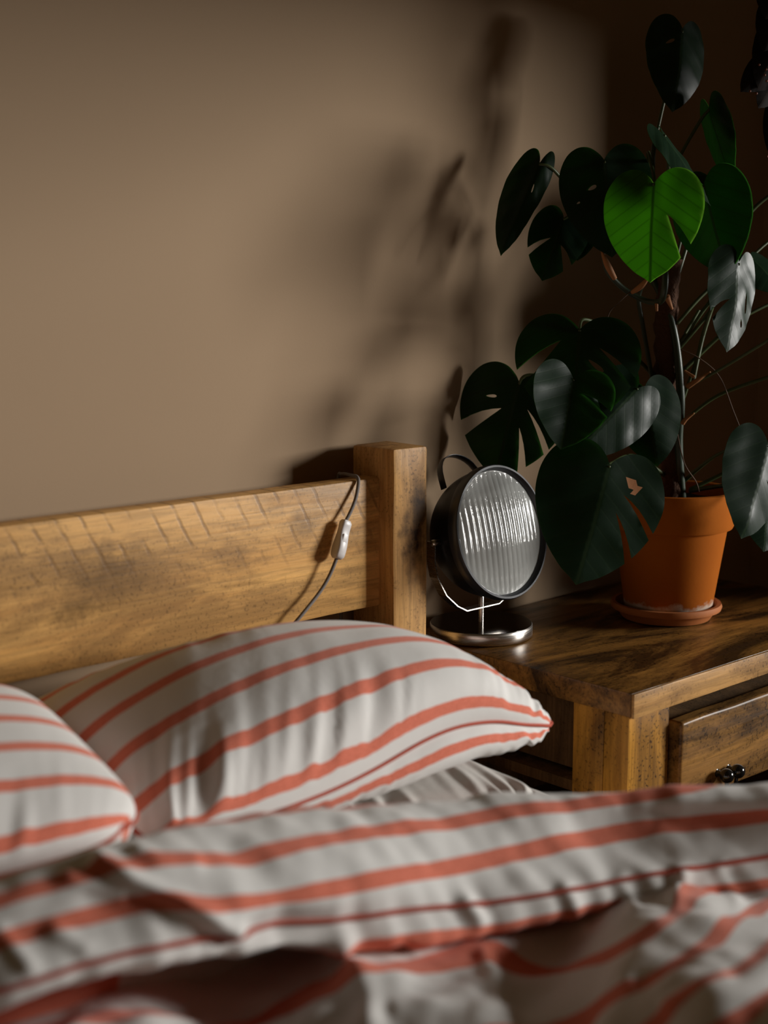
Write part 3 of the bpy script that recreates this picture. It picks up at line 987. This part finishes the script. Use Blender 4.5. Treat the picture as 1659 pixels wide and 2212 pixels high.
# moss pole
pts = [PB + Vector((0, 0, 0.18)), at(1452, 1000, DPL), at(1440, 850, DPL), at(1438, 720, DPL - 0.01), at(1445, 600, DPL - 0.01), at(1447, 560, DPL - 0.01)]
cp = spline(pts, 60)
V, F = tube_vf(cp, 0.021, 20)
V2 = []
for v in V:
    V2.append(v + noise.noise_vector(v * 55) * 0.005 + noise.noise_vector(v * 140) * 0.0025)
tag(mk('moss_pole', V2, F, MAT['moss'], plant), 'brown coir moss pole')


def smooth_closed(pts, sub=4):
    n = len(pts)
    out = []
    for i in range(n):
        a, b, c, d = pts[i - 1], pts[i], pts[(i + 1) % n], pts[(i + 2) % n]
        for k in range(sub):
            f = k / sub
            out.append(0.5 * ((2 * b) + (c - a) * f + (2 * a - 5 * b + 4 * c - d) * f * f + (3 * b - a - 3 * c + d) * f ** 3))
    return out


HALF = [(0.0, 0.0), (0.055, -0.075), (0.15, -0.145), (0.27, -0.155), (0.385, -0.09), (0.465, 0.04), (0.50, 0.20), (0.485, 0.38), (0.42, 0.57),
        (0.31, 0.75), (0.17, 0.90), (0.06, 0.975), (0.0, 1.02)]


def half_outline(cuts, n=110):
    pts = [Vector(p) for p in HALF]
    fine = spline(pts, n)
    out = []
    k = 0
    segs = []
    for (ye, yi, xi, w) in cuts:
        lo = min(range(8, n), key=lambda q: abs(fine[q].y - (ye - w / 2)) + (0 if fine[q].x > 0.05 and q > 25 else 9))
        hi = min(range(8, n), key=lambda q: abs(fine[q].y - (ye + w / 2)) + (0 if fine[q].x > 0.05 and q > 25 else 9))
        segs.append((lo, max(hi, lo + 1), yi, xi, w))
    segs.sort()
    while k < n:
        hit = next((s for s in segs if s[0] == k), None)
        out.append(fine[k])
        if hit:
            lo, hi, yi, xi, w = hit
            A, B = fine[lo], fine[hi]
            tip = Vector((xi, yi))
            for f in (0.25, 0.5, 0.75, 0.92):
                ctrl = lerp(A, tip, f) + Vector((0, -0.035 * math.sin(math.pi * f)))
                out.append(ctrl)
            out.append(tip)
            for f in (0.92, 0.75, 0.5, 0.25):
                ctrl = lerp(B, tip, f) + Vector((0, -0.035 * math.sin(math.pi * f) + 0.22 * w * math.sin(math.pi * f)))
                out.append(ctrl)
            k = hi
            continue
        k += 1
    return out


def inside(p, poly):
    c = False
    j = len(poly) - 1
    for i in range(len(poly)):
        a, b = poly[i], poly[j]
        if (a.y > p.y) != (b.y > p.y) and p.x < (b.x - a.x) * (p.y - a.y) / (b.y - a.y + 1e-12) + a.x:
            c = not c
        j = i
    return c


def leaf(base, tip, db, dt, W, a, b, fold=0.25, droop=0.12, cl=(), cr_=(), holes=(), mat='leaf', stalk=None, roll=0.0, seed=0, curl=0.0, parent=None, name='leaf',
         label=None, ripple=0.012, lobe=1.0, xl=1.0, xr=1.0, spots=()):
    A, B = at(*base, db), at(*tip, dt)
    Ld = (B - A).length
    Yv = (B - A).normalized()
    ar, br = math.radians(a), math.radians(b)
    back = -FW
    Nv = (back * math.cos(ar) + RT * math.sin(ar)) * math.cos(br) + UP * math.sin(br)
    Nv = (Nv - Yv * Nv.dot(Yv)).normalized()
    Xv = Nv.cross(Yv).normalized()
    if Xv.dot(RT) < 0 and False:
        Xv = -Xv
    R = half_outline(cr_)
    Lh = [Vector((-p.x, p.y)) for p in half_outline(cl)]
    poly = R + Lh[::-1][1:-1]
    # drop near-duplicate points
    cl2 = [poly[0]]
    for p in poly[1:]:
        if (p - cl2[-1]).length > 0.004:
            cl2.append(p)
    poly = cl2
    loops = [poly]
    for (hx_, hy, la, wb, ang) in holes:
        lp = []
        for k in range(14):
            q = 2 * math.pi * k / 14
            x_, y_ = la * math.cos(q), wb * math.sin(q) * (1 + 0.35 * math.cos(q))
            ca, sa = math.cos(ang), math.sin(ang)
            lp.append(Vector((hx_ + x_ * ca - y_ * sa, hy + x_ * sa + y_ * ca)))
        loops.append(lp)
    verts, edges = [], []
    for lp in loops:
        s = len(verts)
        verts += lp
        edges += [(s + i, s + (i + 1) % len(lp)) for i in range(len(lp))]
    st = 0.042
    yy = -0.16
    r_ = 0
    while yy < 1.0:
        xx = -0.5 + (st / 2 if r_ % 2 else 0)
        while xx < 0.5:
            p = Vector((xx, yy))
            if inside(p, poly) and not any(inside(p, h) for h in loops[1:]) and min((p - q).length for q in verts) > 0.014:
                verts.append(p)
            xx += st
        yy += st
        r_ += 1
    # midrib vertices
    for k in range(1, 26):
        p = Vector((0.0, k / 26.0))
        if not any(inside(p, h) for h in loops[1:]) and min((p - q).length for q in verts) > 0.008:
            verts.append(p)
    res = delaunay_2d_cdt([(v.x, v.y) for v in verts], edges, [], 0, 1e-6)
    rv, rf = [Vector(v) for v in res[0]], res[2]
    faces = []
    for f in rf:
        c = (rv[f[0]] + rv[f[1]] + rv[f[2]]) / 3
        if inside(c, poly) and not any(inside(c, h) for h in loops[1:]):
            faces.append(tuple(f))
    V, UV = [], []
    for v in rv:
        x, y = v.x, v.y
        yl = y * lobe if y < 0 else y
        axx = abs(x)
        z = -fold * W * (axx ** 1.15) * (1.0 - 0.3 * y)
        z -= droop * Ld * (max(0, y) ** 2 - max(0, y) * 0.9)
        z += ripple * Ld * 0.5 * math.sin((y * 7 - axx * 5) * 2 * math.pi * 0.5 + seed) * axx * 1.6
        z += 0.026 * Ld * fbm(x * 3 + seed, y * 3, seed)
        z += 0.0010 * Ld * math.cos((y - axx * 0.75) * 7 * 2 * math.pi) * min(1, axx * 6)
        z -= curl * W * (x * x) * 1.6
        px_ = x * W * (xr if x > 0 else xl)
        V.append(A + Xv * px_ + Yv * (yl * Ld) + Nv * z)
        UV.append((x, y))
    o = mk(name, V, faces, MAT[mat], parent or plant, True, UV)
    md = o.modifiers.new('thickness', 'SOLIDIFY')
    md.thickness = 0.0007
    md.use_rim = False
    if spots:
        o.data.materials.append(MAT['bark'])
        for pg in o.data.polygons:
            c = sum((rv[q] for q in pg.vertices), Vector((0, 0))) / len(pg.vertices)
            if any(((c.x - sx_) / rx_) ** 2 + ((c.y - sy_) / ry_) ** 2 < 1 for sx_, sy_, rx_, ry_ in spots):
                pg.material_index = 1
    if label:
        tag(o, label)
    if stalk:
        pts = [A + Nv * 0.001 + Yv * 0.004] + [at(*s) for s in stalk]
        tube('petiole', pts, [0.0026] + [0.0032] * (len(pts) - 2) + [0.0045], MAT['petiole'], o, 8, 30)
    return o


random.seed(4)
D0 = DPL
# top leaf
leaf((1474, 62), (1454, 238), 2.74, 2.70, 0.124, 20, 6, 0.42, 0.16, holes=[(-0.16, 0.18, 0.07, 0.02, -0.5)], stalk=[(1452, 150, 2.76), (1425, 260, 2.76), (1405, 370, 2.74), (1415, 470, D0)], seed=1)
# narrow leaf seen from the side, upper right
leaf((1532, 232), (1581, 398), 2.72, 2.68, 0.072, -58, -8, 0.30, 0.06, stalk=[(1512, 262, 2.72), (1470, 335, 2.72), (1430, 420, D0)], seed=2)
# pale glossy leaf seen edge-on above the bright leaf
leaf((1432, 290), (1534, 442), 2.56, 2.50, 0.078, 46, 34, 0.30, 0.05, stalk=[(1445, 330, 2.66), (1440, 420, D0)], seed=3, holes=[(0.10, 0.42, 0.06, 0.015, 0.9)])
# long leaf at far left
leaf((1166, 352), (1083, 548), 2.66, 2.60, 0.150, -18, 8, 0.20, 0.10, holes=[(0.14, 0.28, 0.05, 0.018, 1.2)], stalk=[(1190, 362, 2.66), (1230, 400, 2.68), (1330, 470, 2.70), (1430, 560, D0)], seed=4, xl=0.66, xr=0.36)
# big dark leaf behind the bright one
leaf((1305, 345), (1322, 552), 2.62, 2.58, 0.165, -4, -2, 0.16, 0.06, holes=[(-0.15, 0.28, 0.05, 0.02, -0.4), (-0.31, 0.42, 0.02, 0.010, -0.4), (-0.34, 0.52, 0.014, 0.008, 0)], stalk=[(1330, 400, 2.66), (1390, 500, 2.68), (1440, 600, D0)], seed=5)
# bright young leaf
leaf((1413, 396), (1404, 606), 2.50, 2.47, 0.172, -21, 6, 0.12, 0.16, cr_=[(0.70, 0.33, 0.15, 0.13)], mat='young', stalk=[(1412, 380, 2.53), (1400, 330, 2.60), (1408, 420, 2.66), (1430, 600, D0)], seed=6,
     label='bright green young leaf with one slit')
# leaf at right behind the bright one
leaf((1520, 400), (1572, 590), 2.62, 2.56, 0.150, -34, -4, 0.20, 0.08, stalk=[(1500, 430, 2.70), (1470, 520, 2.70), (1445, 640, D0)], seed=7)
leaf((1535, 385), (1560, 520), 2.76, 2.74, 0.120, -5, -6, 0.15, 0.08, seed=7.5, stalk=[(1510, 450, 2.76), (1450, 640, D0)])
# dark hanging leaf left, slit fingers
leaf((1218, 470), (1172, 604), 2.68, 2.64, 0.110, -12, 0, 0.20, 0.08, cl=[(0.62, 0.35, -0.05 + 0.14, 0.10)], cr_=[(0.72, 0.42, 0.10, 0.14)], stalk=[(1250, 470, 2.68), (1340, 540, 2.70), (1435, 640, D0)], seed=8)
leaf((1262, 480), (1247, 562), 2.72, 2.70, 0.060, -20, 0, 0.2, 0.08, stalk=[(1300, 480, 2.72), (1430, 620, D0)], seed=9)
# glossy split leaf at right
leaf((1596, 566), (1572, 757), 2.56, 2.52, 0.115, 34, 14, 0.30, 0.10, cl=[(0.66, 0.44, 0.10, 0.07)], holes=[(0.26, 0.42, 0.12, 0.030, 1.3), (0.20, 0.66, 0.05, 0.022, 1.1)], stalk=[(1590, 580, 2.60), (1540, 660, 2.66), (1500, 790, 2.69), (1462, 900, D0)], seed=10,
     label='glossy pale-lit leaf with oval holes')
leaf((1622, 556), (1700, 640), 2.66, 2.60, 0.125, 30, 18, 0.25, 0.10, cl=[(0.5, 0.3, 0.12, 0.08)], stalk=[(1590, 590, 2.68), (1520, 690, 2.69), (1460, 760, D0)], seed=11)
# large split leaf above the lamp
leaf((1252, 712), (1236, 925), 2.56, 2.50, 0.222, -8, 2, 0.14, 0.08, cl=[(0.52, 0.12, 0.14, 0.16), (0.80, 0.40, 0.13, 0.10)], cr_=[(0.50, 0.17, 0.16, 0.09), (0.82, 0.52, 0.10, 0.05)], holes=[(0.15, 0.36, 0.085, 0.022, 0.75)],
     stalk=[(1262, 690, 2.60), (1320, 720, 2.66), (1430, 830, D0)], seed=12)
# dark split leaf behind the lamp
leaf((1122, 826), (1070, 1030), 2.66, 2.64, 0.205, -14, 0, 0.16, 0.06, cl=[(0.58, 0.30, 0.10, 0.15)], cr_=[(0.62, 0.25, 0.13, 0.06), (0.86, 0.45, 0.10, 0.05)], holes=[(-0.22, 0.20, 0.05, 0.015, -0.2)],
     stalk=[(1150, 810, 2.66), (1290, 840, 2.68), (1440, 930, D0)], seed=13)
# glossy folded leaf
leaf((1238, 818), (1212, 968), 2.49, 2.43, 0.145, 7, 8, -0.40, 0.12, cr_=[(0.45, 0.2, 0.12, 0.08)], stalk=[(1280, 840, 2.64), (1440, 930, D0)], seed=14)
# leaf whose underside edge glows, turned towards the window
leaf((1378, 838), (1238, 985), 2.54, 2.47, 0.130, -14, -14, 0.35, 0.16, stalk=[(1400, 850, 2.62), (1448, 940, D0)], seed=15)
leaf((1392, 838), (1420, 1005), 2.60, 2.56, 0.125, -2, 4, 0.45, 0.10, stalk=[(1410, 850, 2.66), (1450, 960, D0)], seed=16)
# big leaf in front of the pot
leaf((1317, 1004), (1246, 1258), 2.44, 2.38, 0.225, 6, 8, 0.18, 0.10, cr_=[(0.46, 0.20, 0.16, 0.05), (0.70, 0.36, 0.14, 0.06)], stalk=[(1322, 1000, 2.50), (1370, 985, 2.60), (1440, 1030, D0)], seed=17, spots=[(0.21, 0.085, 0.05, 0.045), (0.25, 0.13, 0.035, 0.05)],
     label='large dark leaf hanging in front of the pot')
# leaves at right edge
leaf((1660, 962), (1604, 1160), 2.50, 2.44, 0.150, 34, 16, 0.35, 0.10, cr_=[(0.60, 0.34, 0.10, 0.07)], stalk=[(1612, 962, 2.58), (1545, 985, 2.64), (1470, 1045, D0)], seed=18, label='glossy pale-lit leaf at right edge')
# unseen leaves at right, added to shade the wall; some continue visible stalks
leaf((1900, 470), (1925, 680), 2.90, 2.88, 0.20, 72, 6, 0.15, 0.08, cl=[(0.5, 0.2, 0.14, 0.08)], cr_=[(0.55, 0.2, 0.14, 0.08)], stalk=[(1800, 470, 2.84), (1690, 500, 2.76), (1560, 620, 2.70), (1470, 740, D0)], seed=31)
leaf((1955, 560), (1985, 770), 2.95, 2.92, 0.21, 78, 4, 0.15, 0.08, cl=[(0.6, 0.25, 0.14, 0.08)], cr_=[(0.5, 0.2, 0.14, 0.08)], stalk=[(1850, 620, 2.84), (1720, 700, 2.72), (1660, 735, 2.60)], seed=32)
leaf((1850, 640), (1870, 830), 2.86, 2.84, 0.19, 70, 8, 0.15, 0.08, cr_=[(0.55, 0.25, 0.14, 0.08)], stalk=[(1780, 740, 2.76), (1730, 800, 2.64)], seed=33)
leaf((1830, 370), (1845, 570), 2.84, 2.82, 0.19, 74, 6, 0.15, 0.08, cl=[(0.6, 0.3, 0.14, 0.07)], stalk=[(1760, 385, 2.80), (1690, 410, 2.74)], seed=35)
leaf((1800, 560), (1812, 760), 2.81, 2.79, 0.19, 74, 6, 0.15, 0.08, cr_=[(0.6, 0.3, 0.14, 0.07)], stalk=[(1740, 620, 2.74), (1600, 690, 2.70), (1475, 800, D0)], seed=36)
leaf((1850, 985), (1880, 1225), 2.86, 2.84, 0.21, 74, 6, 0.15, 0.08, cl=[(0.6, 0.3, 0.14, 0.07)], stalk=[(1770, 960, 2.78), (1650, 985, 2.70), (1490, 1058, D0)], seed=34)
leaf((1655, 1100), (1650, 1190), 2.56, 2.50, 0.080, 10, 0, 0.3, 0.1, stalk=[(1600, 1050, 2.62), (1490, 1060, D0)], seed=19)  # small leaf in view at the right edge

# vine stems, roots, sheaths
tube('stem', [at(1302, 545, 2.60), at(1312, 585, 2.61), at(1345, 622, 2.62), at(1390, 648, 2.62), at(1424, 652, 2.60), at(1434, 632, 2.58), at(1437, 595, 2.58), at(1432, 560, 2.60)],
     [0.0035, 0.005, 0.0052, 0.0052, 0.006, 0.0062, 0.006, 0.005], MAT['vine'], plant, 10, 60)
tube('stem', [at(1404, 590, D0), at(1452, 700, D0 - 0.028), at(1470, 850, D0 - 0.026), at(1466, 960, D0 - 0.02), PB + Vector((0.01, -0.02, 0.2))], [0.006, 0.007, 0.008, 0.008, 0.008], MAT['vine'], plant, 10, 50)
tube('stem', [at(1398, 600, 2.66), at(1380, 640, 2.67), at(1388, 700, 2.68), at(1410, 830, 2.68), at(1430, 1000, D0)], 0.0042, MAT['vine'], plant, 8, 40)
tube('stem', [at(1415, 300, 2.74), at(1408, 360, 2.72), at(1412, 440, D0 - 0.01), at(1436, 580, D0 - 0.02)], [0.004, 0.006, 0.007, 0.008], MAT['vine'], plant, 10, 40)
for pts, r in (([(1300, 543, 2.595), (1312, 572, 2.595), (1328, 602, 2.605)], [0.002, 0.0058, 0.0045]),
               ([(1365, 632, 2.61), (1385, 618, 2.595), (1402, 598, 2.59)], [0.0035, 0.0055, 0.002]),
               ([(1418, 656, 2.595), (1419, 672, 2.592)], [0.0032, 0.0022]),
               ([(1440, 640, 2.60), (1452, 668, 2.61)], [0.0060, 0.0020]),
               ([(1484, 836, 2.66), (1508, 820, 2.65), (1535, 803, 2.65)], [0.0050, 0.0042, 0.0015]),
               ([(1478, 800, 2.65), (1500, 815, 2.645)], [0.0015, 0.0035]),
               ([(1474, 915, 2.66), (1482, 905, 2.655), (1500, 892, 2.65)], [0.0045, 0.004, 0.0015])):
    tube('dry_sheath', [at(*p) for p in pts], r, MAT['bark'], plant, 8, 12)
for pts, r in (([(1484, 836, 2.66), (1560, 795, 2.64), (1659, 735, 2.60), (1720, 700, 2.58)], 0.0026),
               ([(1476, 910, 2.67), (1550, 855, 2.66), (1659, 815, 2.64), (1730, 800, 2.62)], 0.0032),
               ([(1462, 700, 2.67), (1510, 645, 2.68), (1570, 590, 2.70), (1600, 560, 2.72)], 0.0036),
               ([(1480, 720, 2.67), (1510, 670, 2.68)], 0.003),
               ([(1496, 830, 2.67), (1520, 720, 2.68), (1560, 600, 2.70)], 0.0040),
               ([(1605, 490, 2.74), (1625, 455, 2.74), (1659, 425, 2.74), (1690, 410, 2.74)], 0.0036)):
    tube('petiole', [at(*p) for p in pts], r, MAT['petiole'], plant, 8, 24)
for pts in ([(1470, 755, 2.66), (1512, 775, 2.65), (1555, 815, 2.65), (1585, 890, 2.65), (1612, 958, 2.64)],
            [(1362, 630, 2.61), (1340, 650, 2.60), (1318, 672, 2.59), (1309, 698, 2.59)],
            [(1462, 930, 2.66), (1478, 1000, 2.62), (1503, 1040, 2.62), (1510, 1062, 2.63)]):
    tube('aerial_root', [at(*p) for p in pts], 0.0012, MAT['root'], plant, 6, 30)

# ------------------------------------------------------------------ hanging dried bunch at upper right edge
HB = at(1690, -60, 2.70)
hb = empty('hanging_dried_bunch', HB, 'dark dried leafy bunch hanging at the upper right edge', 'dried plant')
tube('stem', [HB + Vector((0, 0, 0.35)), HB, at(1688, 100, 2.70), at(1684, 250, 2.69), at(1676, 330, 2.69)], 0.004, MAT['dried'], hb, 8, 30)
for (bs, tp, W, a, sd) in (((1688, 60), (1640, 190), 0.075, 10, 1), ((1690, 120), (1602, 196), 0.070, -10, 2), ((1684, 150), (1640, 232), 0.060, 20, 3), ((1690, 0), (1650, 110), 0.070, 0, 4),
                           ((1684, 220), (1668, 340), 0.050, -15, 5), ((1700, 20), (1740, 160), 0.08, 5, 6), ((1692, 180), (1745, 280), 0.07, 12, 7), ((1690, -60), (1655, 40), 0.08, 12, 8)):
    leaf(bs, tp, 2.70, 2.66, W, a, 0, 0.4, 0.15, mat='dried', parent=hb, seed=sd * 1.3)
for (x, y) in ((1640, 140), (1655, 150), (1652, 162), (1656, 175), (1620, 197), (1634, 202), (1657, 338)):
    c = at(x, y, 2.64)
    bm = bmesh.new()
    bmesh.ops.create_icosphere(bm, subdivisions=2, radius=0.0022)
    for v in bm.verts:
        v.co = v.co * (1 + 0.15 * fbm(v.co.x * 900, v.co.y * 900, x)) + c
    bm.verts.index_update()
    mk('berry', [v.co.copy() for v in bm.verts], [[v.index for v in f.verts] for f in bm.faces], MAT['berry'], hb)
    bm.free()
